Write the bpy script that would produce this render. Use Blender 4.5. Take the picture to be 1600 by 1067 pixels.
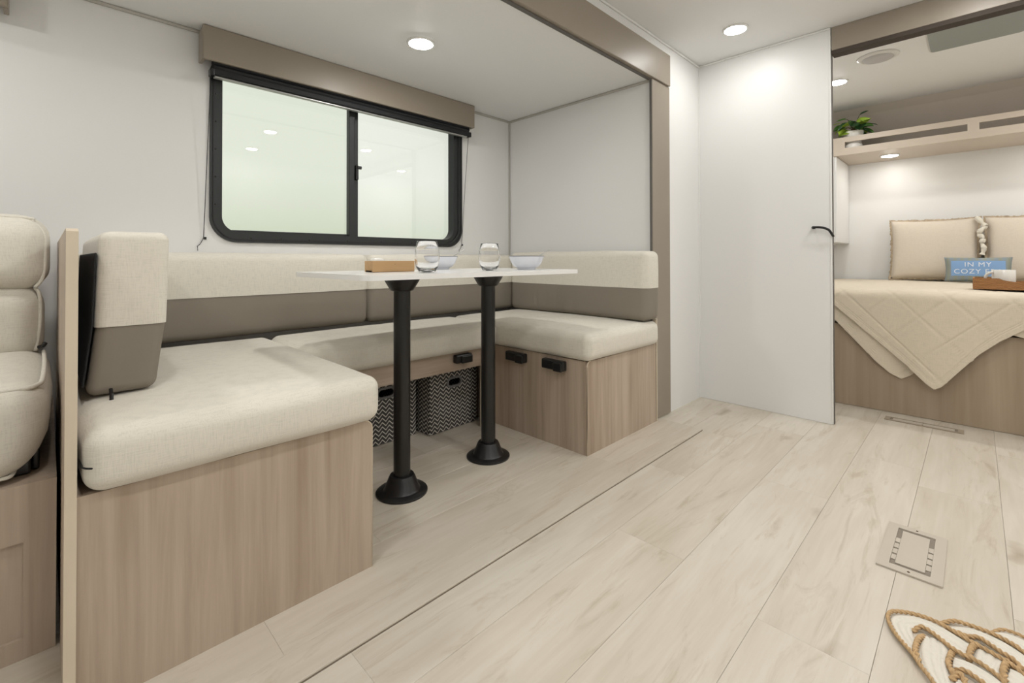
import bpy, bmesh, math, random
from mathutils import Vector, Matrix

random.seed(7)
for o in list(bpy.data.objects):
    bpy.data.objects.remove(o)
S = bpy.context.scene
C = S.collection
PI = math.pi

# ------------------------------------------------------------------ camera
FPX, CYPX, YAW, PITCH, ROLL, EYE = 725.27, 398.39, 0.784916, 0.0088356, -0.0015317, 0.80
_c, _s = math.cos(YAW), math.sin(YAW)
_f, _r, _u = Vector((_c, _s, 0)), Vector((_s, -_c, 0)), Vector((0, 0, 1))
f2 = _f * math.cos(PITCH) + _u * math.sin(PITCH)
u2 = _u * math.cos(PITCH) - _f * math.sin(PITCH)
r3 = _r * math.cos(ROLL) + u2 * math.sin(ROLL)
u3 = u2 * math.cos(ROLL) - _r * math.sin(ROLL)
cam = bpy.data.cameras.new('camera')
cam.sensor_fit = 'HORIZONTAL'; cam.sensor_width = 36.0
cam.lens = 36.0 * FPX / 1600.0
cam.shift_y = -(533.5 - CYPX) / 1600.0
cam.clip_start = 0.02
camo = bpy.data.objects.new('camera', cam); C.objects.link(camo)
m = Matrix((( r3.x, u3.x, -f2.x, 0), (r3.y, u3.y, -f2.y, 0), (r3.z, u3.z, -f2.z, EYE), (0, 0, 0, 1)))
camo.matrix_world = m
S.camera = camo

# ------------------------------------------------------------------ world, exposure
W = bpy.data.worlds.new('world'); S.world = W; W.use_nodes = True
wn, wl = W.node_tree.nodes, W.node_tree.links
wn.clear()
wo = wn.new('ShaderNodeOutputWorld'); bg = wn.new('ShaderNodeBackground')
tc = wn.new('ShaderNodeTexCoord'); sx = wn.new('ShaderNodeSeparateXYZ'); cr = wn.new('ShaderNodeValToRGB')
wl.new(tc.outputs['Generated'], sx.inputs[0]); wl.new(sx.outputs['Z'], cr.inputs[0])
cr.color_ramp.elements[0].position = 0.02; cr.color_ramp.elements[0].color = (0.60, 0.65, 0.52, 1)
cr.color_ramp.elements[1].position = 0.16; cr.color_ramp.elements[1].color = (0.80, 0.83, 0.74, 1)
wl.new(cr.outputs[0], bg.inputs[0]); bg.inputs[1].default_value = 1.12
wl.new(bg.outputs[0], wo.inputs[0])

S.view_settings.view_transform = 'Standard'
S.view_settings.look = 'None'
S.view_settings.exposure = 0.0
S.view_settings.gamma = 1.0
S.view_settings.use_curve_mapping = False
LAMP_E = 200.0          # radiance of a puck light's diffuser

# ------------------------------------------------------------------ materials
def mat(name, col, rough=0.5, metal=0.0, spec=0.5, bump=None, vary=None, trans=0.0, emit=None, sheen=0.0):
    m = bpy.data.materials.new(name); m.use_nodes = True
    n, l = m.node_tree.nodes, m.node_tree.links
    p = n['Principled BSDF']
    p.inputs['Base Color'].default_value = (*col, 1)
    p.inputs['Roughness'].default_value = rough
    p.inputs['Metallic'].default_value = metal
    p.inputs['Specular IOR Level'].default_value = spec
    if sheen: p.inputs['Sheen Weight'].default_value = sheen
    if trans: p.inputs['Transmission Weight'].default_value = trans
    if emit:
        p.inputs['Emission Color'].default_value = (*emit[0], 1); p.inputs['Emission Strength'].default_value = emit[1]
    if bump or vary:
        t = n.new('ShaderNodeTexCoord')
    if bump:
        sc, st, det = bump
        nz = n.new('ShaderNodeTexNoise'); nz.inputs['Scale'].default_value = sc; nz.inputs['Detail'].default_value = det
        l.new(t.outputs['Object'], nz.inputs['Vector'])
        b = n.new('ShaderNodeBump'); b.inputs['Strength'].default_value = st; b.inputs['Distance'].default_value = 0.002
        l.new(nz.outputs['Fac'], b.inputs['Height']); l.new(b.outputs[0], p.inputs['Normal'])
    if vary:
        sc, amt = vary
        nz = n.new('ShaderNodeTexNoise'); nz.inputs['Scale'].default_value = sc; nz.inputs['Detail'].default_value = 4
        l.new(t.outputs['Object'], nz.inputs['Vector'])
        mx = n.new('ShaderNodeMixRGB'); mx.blend_type = 'MULTIPLY'; mx.inputs['Color1'].default_value = (*col, 1)
        rp = n.new('ShaderNodeValToRGB'); rp.color_ramp.elements[0].color = (1 - amt,) * 3 + (1,); rp.color_ramp.elements[1].color = (1, 1, 1, 1)
        rp.color_ramp.elements[0].position = .3; rp.color_ramp.elements[1].position = .7
        l.new(nz.outputs['Fac'], rp.inputs[0]); l.new(rp.outputs[0], mx.inputs['Color2']); mx.inputs['Fac'].default_value = 1
        l.new(mx.outputs[0], p.inputs['Base Color'])
    return m

def linen(name, col, amt=0.10, scale=1.0):
    """woven cloth: two crossed stretched noises give slubs, fine bump gives the weave"""
    m = bpy.data.materials.new(name); m.use_nodes = True
    n, l = m.node_tree.nodes, m.node_tree.links; p = n['Principled BSDF']
    p.inputs['Roughness'].default_value = 0.9; p.inputs['Specular IOR Level'].default_value = 0.2
    p.inputs['Sheen Weight'].default_value = 0.15
    t = n.new('ShaderNodeTexCoord'); hs = []
    for sc in ((40, 40, 420), (420, 420, 40)):
        mp = n.new('ShaderNodeMapping'); mp.inputs['Scale'].default_value = [a * scale for a in sc]
        nz = n.new('ShaderNodeTexNoise'); nz.inputs['Scale'].default_value = 1; nz.inputs['Detail'].default_value = 2
        l.new(t.outputs['Object'], mp.inputs[0]); l.new(mp.outputs[0], nz.inputs['Vector']); hs.append(nz)
    ad = n.new('ShaderNodeMath'); ad.operation = 'ADD'
    l.new(hs[0].outputs['Fac'], ad.inputs[0]); l.new(hs[1].outputs['Fac'], ad.inputs[1])
    rp = n.new('ShaderNodeValToRGB')
    rp.color_ramp.elements[0].position = .7; rp.color_ramp.elements[0].color = (*[c * (1 - amt) for c in col], 1)
    rp.color_ramp.elements[1].position = 1.2; rp.color_ramp.elements[1].color = (*[min(1, c * (1 + amt * .4)) for c in col], 1)
    hf = n.new('ShaderNodeMath'); hf.operation = 'MULTIPLY'; hf.inputs[1].default_value = 0.95
    l.new(ad.outputs[0], hf.inputs[0]); l.new(hf.outputs[0], rp.inputs[0]); l.new(rp.outputs[0], p.inputs['Base Color'])
    b = n.new('ShaderNodeBump'); b.inputs['Strength'].default_value = .25; b.inputs['Distance'].default_value = .001
    l.new(ad.outputs[0], b.inputs['Height']); l.new(b.outputs[0], p.inputs['Normal'])
    return m

def wood(name, dark, light, axis='Z', scale=1.0, rough=0.45):
    """laminate with grain stretched along one axis"""
    m = bpy.data.materials.new(name); m.use_nodes = True
    n, l = m.node_tree.nodes, m.node_tree.links; p = n['Principled BSDF']
    p.inputs['Roughness'].default_value = rough; p.inputs['Specular IOR Level'].default_value = 0.35
    t = n.new('ShaderNodeTexCoord'); mp = n.new('ShaderNodeMapping')
    a = [38.0 * scale] * 3; a['XYZ'.index(axis)] = 1.6 * scale
    mp.inputs['Scale'].default_value = a
    l.new(t.outputs['Object'], mp.inputs[0])
    nz = n.new('ShaderNodeTexNoise'); nz.inputs['Scale'].default_value = 1; nz.inputs['Detail'].default_value = 6
    nz.inputs['Roughness'].default_value = .62; nz.inputs['Distortion'].default_value = .35
    l.new(mp.outputs[0], nz.inputs['Vector'])
    mp2 = n.new('ShaderNodeMapping'); a2 = [8.0 * scale] * 3; a2['XYZ'.index(axis)] = .5 * scale
    mp2.inputs['Scale'].default_value = a2; l.new(t.outputs['Object'], mp2.inputs[0])
    n2 = n.new('ShaderNodeTexNoise'); n2.inputs['Scale'].default_value = 1; n2.inputs['Detail'].default_value = 3
    l.new(mp2.outputs[0], n2.inputs['Vector'])
    mx = n.new('ShaderNodeMath'); mx.operation = 'MULTIPLY_ADD'; mx.inputs[1].default_value = .55
    l.new(nz.outputs['Fac'], mx.inputs[0])
    m2 = n.new('ShaderNodeMath'); m2.operation = 'MULTIPLY'; m2.inputs[1].default_value = .45
    l.new(n2.outputs['Fac'], m2.inputs[0]); l.new(m2.outputs[0], mx.inputs[2])
    rp = n.new('ShaderNodeValToRGB')
    rp.color_ramp.elements[0].position = .34; rp.color_ramp.elements[0].color = (*dark, 1)
    rp.color_ramp.elements[1].position = .62; rp.color_ramp.elements[1].color = (*light, 1)
    l.new(mx.outputs[0], rp.inputs[0]); l.new(rp.outputs[0], p.inputs['Base Color'])
    b = n.new('ShaderNodeBump'); b.inputs['Strength'].default_value = .06; b.inputs['Distance'].default_value = .001
    l.new(nz.outputs['Fac'], b.inputs['Height']); l.new(b.outputs[0], p.inputs['Normal'])
    return m

def plank_mat(name):
    m = bpy.data.materials.new(name); m.use_nodes = True
    n, l = m.node_tree.nodes, m.node_tree.links; p = n['Principled BSDF']
    p.inputs['Roughness'].default_value = .42; p.inputs['Specular IOR Level'].default_value = .4
    t = n.new('ShaderNodeTexCoord'); oi = n.new('ShaderNodeObjectInfo')
    off = n.new('ShaderNodeVectorMath'); off.operation = 'SCALE'; off.inputs[0].default_value = (37, 17, 5)
    l.new(oi.outputs['Random'], off.inputs['Scale'])
    ad = n.new('ShaderNodeVectorMath'); ad.operation = 'ADD'
    l.new(t.outputs['Object'], ad.inputs[0]); l.new(off.outputs[0], ad.inputs[1])
    def noise(sc, det=5, dist=0.0, rough=.6):
        mp = n.new('ShaderNodeMapping'); mp.inputs['Scale'].default_value = sc
        l.new(ad.outputs[0], mp.inputs[0])
        z = n.new('ShaderNodeTexNoise'); z.inputs['Scale'].default_value = 1; z.inputs['Detail'].default_value = det
        z.inputs['Distortion'].default_value = dist; z.inputs['Roughness'].default_value = rough
        l.new(mp.outputs[0], z.inputs['Vector']); return z
    def ramp(src, p0, c0, p1, c1):
        r = n.new('ShaderNodeValToRGB'); r.color_ramp.elements[0].position = p0; r.color_ramp.elements[1].position = p1
        r.color_ramp.elements[0].color = (*c0, 1); r.color_ramp.elements[1].color = (*c1, 1)
        l.new(src, r.inputs[0]); return r
    def mul(a, b, fac=1.0):
        x = n.new('ShaderNodeMixRGB'); x.blend_type = 'MULTIPLY'; x.inputs['Fac'].default_value = fac
        l.new(a, x.inputs['Color1']); l.new(b, x.inputs['Color2']); return x
    broad = ramp(noise((1.3, 7, 1), 3, .6).outputs['Fac'], .30, (.60, .54, .455), .70, (.70, .65, .575))
    grain = ramp(noise((4, 60, 1), 6, .5).outputs['Fac'], .30, (.935, .925, .905), .62, (1, 1, 1))
    # dark mineral streaks and knots
    mp = n.new('ShaderNodeMapping'); mp.inputs['Scale'].default_value = (1.9, 4.6, 0.0)
    l.new(ad.outputs[0], mp.inputs[0])
    wz = n.new('ShaderNodeTexNoise'); wz.inputs['Scale'].default_value = 9; l.new(ad.outputs[0], wz.inputs['Vector'])
    wa = n.new('ShaderNodeVectorMath'); wa.operation = 'MULTIPLY_ADD'; wa.inputs[1].default_value = (.35, .35, 0)
    l.new(wz.outputs['Color'], wa.inputs[0]); l.new(mp.outputs[0], wa.inputs[2])
    vo = n.new('ShaderNodeTexVoronoi'); vo.inputs['Scale'].default_value = 1; l.new(wa.outputs[0], vo.inputs['Vector'])
    knot = ramp(vo.outputs['Distance'], .03, (.60, .54, .47), .15, (1, 1, 1))
    streak = ramp(noise((2.2, 13, 1), 5, 1.6, .68).outputs['Fac'], .30, (.82, .785, .73), .46, (1, 1, 1))
    tone = ramp(oi.outputs['Random'], 0, (.94, .93, .91), 1, (1.0, 1.0, 1.0))
    x = mul(mul(mul(mul(broad.outputs[0], grain.outputs[0]).outputs[0], streak.outputs[0]).outputs[0], knot.outputs[0]).outputs[0], tone.outputs[0])
    l.new(x.outputs[0], p.inputs['Base Color'])
    b = n.new('ShaderNodeBump'); b.inputs['Strength'].default_value = .08; b.inputs['Distance'].default_value = .001
    l.new(grain.outputs[0], b.inputs['Height']); l.new(b.outputs[0], p.inputs['Normal'])
    return m

def chevron_mat(name):
    m = bpy.data.materials.new(name); m.use_nodes = True
    n, l = m.node_tree.nodes, m.node_tree.links; p = n['Principled BSDF']; p.inputs['Roughness'].default_value = .9
    t = n.new('ShaderNodeTexCoord'); s = n.new('ShaderNodeSeparateXYZ'); l.new(t.outputs['Object'], s.inputs[0])
    def mth(op, a, b=None, v=None):
        x = n.new('ShaderNodeMath'); x.operation = op
        l.new(a, x.inputs[0])
        if b is not None: l.new(b, x.inputs[1])
        if v is not None: x.inputs[1].default_value = v
        return x.outputs[0]
    h = mth('ADD', s.outputs['X'], s.outputs['Y'])
    pp = mth('PINGPONG', h, v=.0165)
    z = mth('SUBTRACT', s.outputs['Z'], pp)
    fr = mth('FRACT', mth('MULTIPLY', z, v=1 / .0185))
    st = mth('LESS_THAN', fr, v=.30)
    mx = n.new('ShaderNodeMixRGB'); mx.inputs['Color1'].default_value = (.055, .052, .05, 1); mx.inputs['Color2'].default_value = (.60, .57, .52, 1)
    l.new(st, mx.inputs['Fac']); l.new(mx.outputs[0], p.inputs['Base Color'])
    return m

def weave_mat(name):
    m = bpy.data.materials.new(name); m.use_nodes = True
    n, l = m.node_tree.nodes, m.node_tree.links; p = n['Principled BSDF']; p.inputs['Roughness'].default_value = .7
    t = n.new('ShaderNodeTexCoord'); w = n.new('ShaderNodeTexWave'); w.bands_direction = 'Z'
    w.inputs['Scale'].default_value = 55; w.inputs['Distortion'].default_value = 6; w.inputs['Detail'].default_value = 2
    l.new(t.outputs['Object'], w.inputs['Vector'])
    r = n.new('ShaderNodeValToRGB'); r.color_ramp.elements[0].color = (.20, .085, .025, 1); r.color_ramp.elements[1].color = (.48, .235, .085, 1)
    l.new(w.outputs['Fac'], r.inputs[0]); l.new(r.outputs[0], p.inputs['Base Color'])
    b = n.new('ShaderNodeBump'); b.inputs['Strength'].default_value = .6; b.inputs['Distance'].default_value = .003
    l.new(w.outputs['Fac'], b.inputs['Height']); l.new(b.outputs[0], p.inputs['Normal'])
    return m

def plaid_mat(name):
    m = bpy.data.materials.new(name); m.use_nodes = True
    n, l = m.node_tree.nodes, m.node_tree.links; p = n['Principled BSDF']; p.inputs['Roughness'].default_value = .95
    t = n.new('ShaderNodeTexCoord'); w = n.new('ShaderNodeTexWave'); w.bands_direction = 'Y'; w.inputs['Scale'].default_value = 9
    w.inputs['Distortion'].default_value = 1.5
    l.new(t.outputs['Object'], w.inputs['Vector'])
    r = n.new('ShaderNodeValToRGB'); r.color_ramp.elements[0].color = (.27, .29, .24, 1); r.color_ramp.elements[1].color = (.24, .29, .33, 1)
    l.new(w.outputs['Fac'], r.inputs[0]); l.new(r.outputs[0], p.inputs['Base Color'])
    return m

def glass_pane(name, tint):
    m = bpy.data.materials.new(name); m.use_nodes = True
    n, l = m.node_tree.nodes, m.node_tree.links
    n.remove(n['Principled BSDF']); out = n['Material Output']
    t = n.new('ShaderNodeBsdfTransparent'); t.inputs[0].default_value = (*tint, 1)
    g = n.new('ShaderNodeBsdfGlossy'); g.inputs['Roughness'].default_value = .004
    fr = n.new('ShaderNodeFresnel'); fr.inputs['IOR'].default_value = 1.5
    mx = n.new('ShaderNodeMixShader'); l.new(fr.outputs[0], mx.inputs[0]); l.new(t.outputs[0], mx.inputs[1]); l.new(g.outputs[0], mx.inputs[2])
    l.new(mx.outputs[0], out.inputs[0]); return m

M = {}
M['wall'] = mat('wall_white', (.80, .798, .787), .42, bump=(220, .03, 2), spec=.35)
M['ceil'] = mat('ceiling_white', (.80, .80, .79), .6, spec=.3)
M['taupe'] = mat('taupe_laminate', (.30, .257, .205), .40, vary=(3, .06))
M['cap'] = mat('lit_taupe_liner', (.56, .505, .44), .6)  # taupe lightened in albedo to stand in for missing light
M['taupe_dark'] = mat('dark_taupe_laminate', (.050, .038, .028), .75)
M['cove'] = mat('grey_bead', (.46, .44, .40), .5)
M['seal'] = mat('dark_seal', (.12, .11, .10), .6)
M['wood'] = wood('bench_oak', (.355, .272, .200), (.530, .435, .348), 'Z')
M['woodx'] = wood('rail_oak', (.355, .272, .200), (.530, .435, .348), 'X')
M['edge'] = mat('edge_band', (.66, .57, .44), .45, vary=(9, .08))
M['bedwood'] = wood('bed_oak', (.32, .245, .17), (.42, .335, .245), 'Z', .6)
M['shelfwood'] = mat('shelf_laminate', (.60, .52, .43), .45, vary=(4, .06))
M['plank'] = plank_mat('oak_plank')
M['sub'] = mat('subfloor', (.30, .25, .19), .9)
M['cream'] = linen('cream_linen', (.70, .665, .585), .07)
M['taupe_cloth'] = mat('taupe_cloth', (.255, .225, .185), .72, bump=(60, .10, 3), spec=.3, vary=(5, .08))
M['black_cloth'] = mat('black_backing', (.010, .011, .012), .85)
M['black'] = mat('black_plastic', (.010, .010, .011), .32)
M['black_metal'] = mat('black_powder_coat', (.009, .009, .009), .30)
M['frame'] = mat('charcoal_aluminium', (.030, .032, .033), .36, metal=.3)
M['screw'] = mat('black_screw', (.006, .006, .006), .4)
M['rail_alu'] = mat('pale_shade_rail', (.45, .46, .44), .35, metal=.3)
M['shade'] = mat('black_shade_cloth', (.009, .010, .012), .7)
M['tabletop'] = mat('white_table_laminate', (.83, .83, .82), .22)
M['glass'] = mat('clear_glass', (1, 1, 1), .0, trans=1.0)
M['bowl'] = mat('pale_blue_bowl', (.72, .735, .79), .2)
M['bowl_rim'] = mat('dark_bowl_rim', (.10, .10, .11), .3)
M['white_cer'] = mat('white_ceramic', (.78, .76, .71), .25)
M['box_wood'] = wood('honey_wood', (.47, .29, .135), (.57, .37, .19), 'X')
M['steel'] = mat('brushed_steel', (.55, .54, .52), .3, metal=1)
M['vent'] = mat('beige_vent_metal', (.53, .475, .40), .45)
M['vent_dark'] = mat('vent_duct', (.24, .205, .165), .7)
M['vent_tan'] = mat('tan_vent_metal', (.36, .30, .225), .5)
M['jute'] = mat('jute_rope', (.60, .405, .215), .9, bump=(400, .5, 3), vary=(120, .22))
M['cotton'] = mat('white_cotton', (.72, .68, .60), .95, bump=(140, .6, 3))
M['quilt'] = linen('cream_quilt', (.70, .62, .495), .06)
M['pillow'] = linen('beige_pillow', (.66, .59, .50), .05)
M['fringe'] = mat('tan_fringe', (.52, .42, .30), .95, vary=(50, .3))
M['knot'] = mat('ivory_knot', (.72, .68, .59), .9)
M['blue'] = mat('blue_patch', (.215, .36, .60), .9)
M['plaid'] = plaid_mat('grey_green_plaid')
M['letter'] = mat('white_letter', (.72, .76, .80), .9)
M['tray'] = weave_mat('rattan')
M['chevron'] = chevron_mat('chevron_cloth')
M['grommet'] = mat('grey_grommet', (.17, .17, .175), .5)
M['dark_in'] = mat('hole_shade_black', (.012, .012, .012), .9)  # stands for the shade inside the baskets
M['leaf'] = mat('green_leaf', (.09, .28, .035), .4, vary=(40, .5))
M['leaf2'] = mat('lime_leaf', (.45, .66, .07), .4, vary=(40, .3))
M['leaf3'] = mat('dark_leaf', (.025, .09, .025), .4)
M['stem'] = mat('brown_stem', (.11, .06, .03), .7)
M['soil'] = mat('dark_soil', (.05, .03, .02), .95)
M['hatch'] = mat('grey_vent_lid', (.27, .30, .275), .35)
M['hatch_rim'] = mat('white_vent_rim', (.70, .69, .66), .4)
M['lamp_ring'] = mat('white_lamp_ring', (.80, .80, .78), .4)
M['lamp'] = mat('lamp_diffuser', (.9, .9, .9), .5, emit=((1.0, .985, .955), LAMP_E))
M['lamp_dim'] = mat('dimmed_lamp_diffuser', (.9, .9, .9), .5, emit=((1.0, .985, .955), LAMP_E * .5))
M['lamp_soft'] = mat('shelf_lamp_diffuser', (.9, .9, .9), .5, emit=((1.0, .96, .90), LAMP_E * .30))
M['pane_l'] = glass_pane('pane_double', (.945, .955, .93))
M['pane_r'] = glass_pane('pane_single', (1.0, 1.0, 1.0))
M['mesh_metal'] = mat('grey_speaker', (.50, .49, .48), .5)

# ------------------------------------------------------------------ helpers
def obj(name, bm, material, parent=None, smooth=False, local=False):
    me = bpy.data.meshes.new(name)
    if isinstance(bm, bmesh.types.BMesh):
        bmesh.ops.recalc_face_normals(bm, faces=bm.faces)
        bm.to_mesh(me); bm.free()
    else:
        me = bm
    me.materials.clear(); me.materials.append(material)
    if smooth:
        for p in me.polygons: p.use_smooth = True
        if smooth == 'auto':
            me.set_sharp_from_angle(angle=math.radians(38))
    o = bpy.data.objects.new(name, me); C.objects.link(o)
    if parent is not None:
        o.parent = parent
        if parent.type == 'EMPTY' and not local:
            o.location = -parent.location
    return o

def tag(o, label, cat, group=None):
    o['label'] = label; o['category'] = cat
    if group: o['group'] = group
    return o

def thing(name, label, cat, loc=(0, 0, 0), rot=(0, 0, 0), group=None):
    o = bpy.data.objects.new(name, None); C.objects.link(o)
    o.empty_display_size = .05
    o.location = loc; o.rotation_euler = rot
    return tag(o, label, cat, group)

def struct(name, bm, material, parent=None, smooth=False):
    o = obj(name, bm, material, parent, smooth)
    if parent is None: o['kind'] = 'structure'
    return o

def box(bm, x0, x1, y0, y1, z0, z1, bev=0.0, seg=2):
    r = bmesh.ops.create_cube(bm, size=1)
    vs = r['verts']
    for v in vs:
        v.co = Vector(((x0 + x1) / 2 + v.co.x * (x1 - x0), (y0 + y1) / 2 + v.co.y * (y1 - y0), (z0 + z1) / 2 + v.co.z * (z1 - z0)))
    if bev > 0:
        es = list({e for v in vs for e in v.link_edges})
        bmesh.ops.bevel(bm, geom=es, offset=bev, segments=seg, affect='EDGES', profile=.5)
    return bm

def B(*a, **k):
    bm = bmesh.new(); box(bm, *a, **k); return bm

def lathe(bm, prof, seg=40, cx=0, cy=0, cz=0):
    rings = []
    for r, z in prof:
        if r < 1e-6:
            rings.append([bm.verts.new((cx, cy, cz + z))])
        else:
            rings.append([bm.verts.new((cx + r * math.cos(2 * PI * i / seg), cy + r * math.sin(2 * PI * i / seg), cz + z)) for i in range(seg)])
    for a, b in zip(rings, rings[1:]):
        for i in range(seg):
            j = (i + 1) % seg
            if len(a) == 1 and len(b) == 1: continue
            if len(a) == 1: bm.faces.new((a[0], b[i], b[j]))
            elif len(b) == 1: bm.faces.new((a[i], b[0], a[j]))
            else: bm.faces.new((a[i], b[i], b[j], a[j]))
    return bm

def L(prof, seg=40, cx=0, cy=0, cz=0):
    bm = bmesh.new(); lathe(bm, prof, seg, cx, cy, cz); return bm

def tube(bm, pts, r, seg=8, twist=None):
    """round bar along points; twist=(strands, turns_per_metre, depth) makes laid rope"""
    pts = [Vector(p) for p in pts]; n = len(pts); rings = []; s = 0.0
    up = Vector((0, 0, 1))
    for i, p in enumerate(pts):
        t = (pts[min(i + 1, n - 1)] - pts[max(i - 1, 0)])
        if t.length < 1e-9: t = Vector((1, 0, 0))
        t.normalize()
        a = up.cross(t)
        if a.length < 1e-3: a = Vector((1, 0, 0)).cross(t)
        a.normalize(); b = t.cross(a)
        if i: s += (p - pts[i - 1]).length
        ring = []
        for k in range(seg):
            th = 2 * PI * k / seg
            rr = (r[i] if isinstance(r, (list, tuple)) else r)
            if twist: rr = rr * (1 - twist[2] * (0.5 - 0.5 * math.cos(twist[0] * (th - 2 * PI * twist[1] * s))))
            ring.append(bm.verts.new(p + a * (rr * math.cos(th)) + b * (rr * math.sin(th))))
        rings.append(ring)
    for a, b in zip(rings, rings[1:]):
        for k in range(seg):
            j = (k + 1) % seg
            bm.faces.new((a[k], a[j], b[j], b[k]))
    bm.faces.new(rings[0][::-1]); bm.faces.new(rings[-1])
    return bm

def T(*a, **k):
    bm = bmesh.new(); tube(bm, *a, **k); return bm

def rrect(a0, a1, b0, b1, r, n=6):
    pts = []
    for (ca, cb, t0) in ((a1 - r, b1 - r, 0), (a0 + r, b1 - r, 90), (a0 + r, b0 + r, 180), (a1 - r, b0 + r, 270)):
        for i in range(n + 1):
            t = math.radians(t0 + 90 * i / n)
            pts.append((ca + r * math.cos(t), cb + r * math.sin(t)))
    return pts

def put(ax, a, b, d):
    return {'Y': (a, d, b), 'Z': (a, b, d), 'X': (d, a, b)}[ax]

def prism(bm, pts, d0, d1, ax='Y'):
    """2-D outline extruded along ax from d0 to d1"""
    A = [bm.verts.new(put(ax, a, b, d0)) for a, b in pts]; Bv = [bm.verts.new(put(ax, a, b, d1)) for a, b in pts]
    n = len(pts)
    bm.faces.new(A); bm.faces.new(Bv[::-1])
    for i in range(n):
        j = (i + 1) % n; bm.faces.new((A[i], Bv[i], Bv[j], A[j]))
    return bm

def PR(*a, **k):
    bm = bmesh.new(); prism(bm, *a, **k); return bm

def ring(bm, outer, inner, d0, d1, ax='Y'):
    n = len(outer)
    V = [[bm.verts.new(put(ax, a, b, d)) for a, b in pts] for pts, d in ((outer, d0), (inner, d0), (inner, d1), (outer, d1))]
    for q in range(4):
        A, Bv = V[q], V[(q + 1) % 4]
        for i in range(n):
            j = (i + 1) % n; bm.faces.new((A[i], A[j], Bv[j], Bv[i]))
    return bm

def soft_box(x0, x1, y0, y1, z0, z1, r=.03, n=(14, 14, 6), puff=(0, 0, 0), wob=0.0, seed=0):
    """upholstered block: rounded box with crowned faces"""
    bm = bmesh.new()
    h = Vector(((x1 - x0) / 2, (y1 - y0) / 2, (z1 - z0) / 2)); c = Vector(((x0 + x1) / 2, (y0 + y1) / 2, (z0 + z1) / 2))
    def coords(k, half):
        m_ = n[k]; q = []
        for i in range(5): q.append(-half + r * (1 - math.cos(PI / 2 * i / 4)) if False else -half + r * i / 4)
        inner = 2 * (half - r)
        for i in range(1, m_): q.append(-half + r + inner * i / m_)
        for i in range(5): q.append(half - r + r * i / 4)
        return q
    X, Y, Z = coords(0, h.x), coords(1, h.y), coords(2, h.z)
    vd = {}
    rnd = random.Random(seed); ph = [rnd.uniform(0, 6.28) for _ in range(6)]
    def V(i, j, k):
        if (i, j, k) in vd: return vd[i, j, k]
        p = Vector((X[i], Y[j], Z[k]))
        inn = Vector((max(-(h.x - r), min(h.x - r, p.x)), max(-(h.y - r), min(h.y - r, p.y)), max(-(h.z - r), min(h.z - r, p.z))))
        d = p - inn
        q = inn + d.normalized() * r if d.length > 1e-9 else p
        u, v, w = q.x / h.x, q.y / h.y, q.z / h.z
        fx, fy, fz = (1 - abs(u) ** 3), (1 - abs(v) ** 3), (1 - abs(w) ** 3)
        nrm = d.normalized() if d.length > 1e-9 else Vector((0, 0, 0))
        q = q + Vector((nrm.x * puff[0] * fy * fz, nrm.y * puff[1] * fx * fz, max(0, nrm.z) * puff[2] * fx * fy))
        if wob:
            s = wob * (math.sin(q.x * 17 + ph[0]) * math.sin(q.y * 13 + ph[1]) + .6 * math.sin(q.z * 23 + q.x * 9 + ph[2]) * math.sin(q.y * 21 + ph[3]))
            q = q + nrm * s
        vd[i, j, k] = bm.verts.new(q + c); return vd[i, j, k]
    NX, NY, NZ = len(X) - 1, len(Y) - 1, len(Z) - 1
    for i in range(NX):
        for j in range(NY):
            for k in (0, NZ): bm.faces.new((V(i, j, k), V(i + 1, j, k), V(i + 1, j + 1, k), V(i, j + 1, k)))
    for i in range(NX):
        for k in range(NZ):
            for j in (0, NY): bm.faces.new((V(i, j, k), V(i + 1, j, k), V(i + 1, j, k + 1), V(i, j, k + 1)))
    for j in range(NY):
        for k in range(NZ):
            for i in (0, NX): bm.faces.new((V(i, j, k), V(i, j + 1, k), V(i, j + 1, k + 1), V(i, j, k + 1)))
    return bm

def cut(bm, co, no, keep_up):
    g = bm.verts[:] + bm.edges[:] + bm.faces[:]
    bmesh.ops.bisect_plane(bm, geom=g, plane_co=co, plane_no=no, clear_inner=keep_up, clear_outer=not keep_up)
    return bm

def smooth_path(pts, sub=8):
    P = [Vector(p) for p in pts]; out = []
    for i in range(len(P) - 1):
        p0, p1, p2, p3 = P[max(i - 1, 0)], P[i], P[i + 1], P[min(i + 2, len(P) - 1)]
        for k in range(sub):
            t = k / sub
            out.append(.5 * ((2 * p1) + (-p0 + p2) * t + (2 * p0 - 5 * p1 + 4 * p2 - p3) * t * t + (-p0 + 3 * p1 - 3 * p2 + p3) * t ** 3))
    out.append(P[-1]); return out

def lerp_table(tab, x):
    tab = sorted(tab)
    if x <= tab[0][0]: return tab[0][1]
    for (a, va), (b, vb) in zip(tab, tab[1:]):
        if x <= b: return va + (vb - va) * (x - a) / (b - a)
    return tab[-1][1]

# key planes of the trailer
YW, XE, ZS, ZC = 2.145, 2.125, 1.695, 1.918      # window wall, slide end wall, slide ceiling, main ceiling
YM, XP, XF = 1.135, 2.675, 4.60                  # main side wall, bedroom partition, bedroom front wall
XB, YR = -1.70, -1.15                            # rear wall, door-side wall

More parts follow.
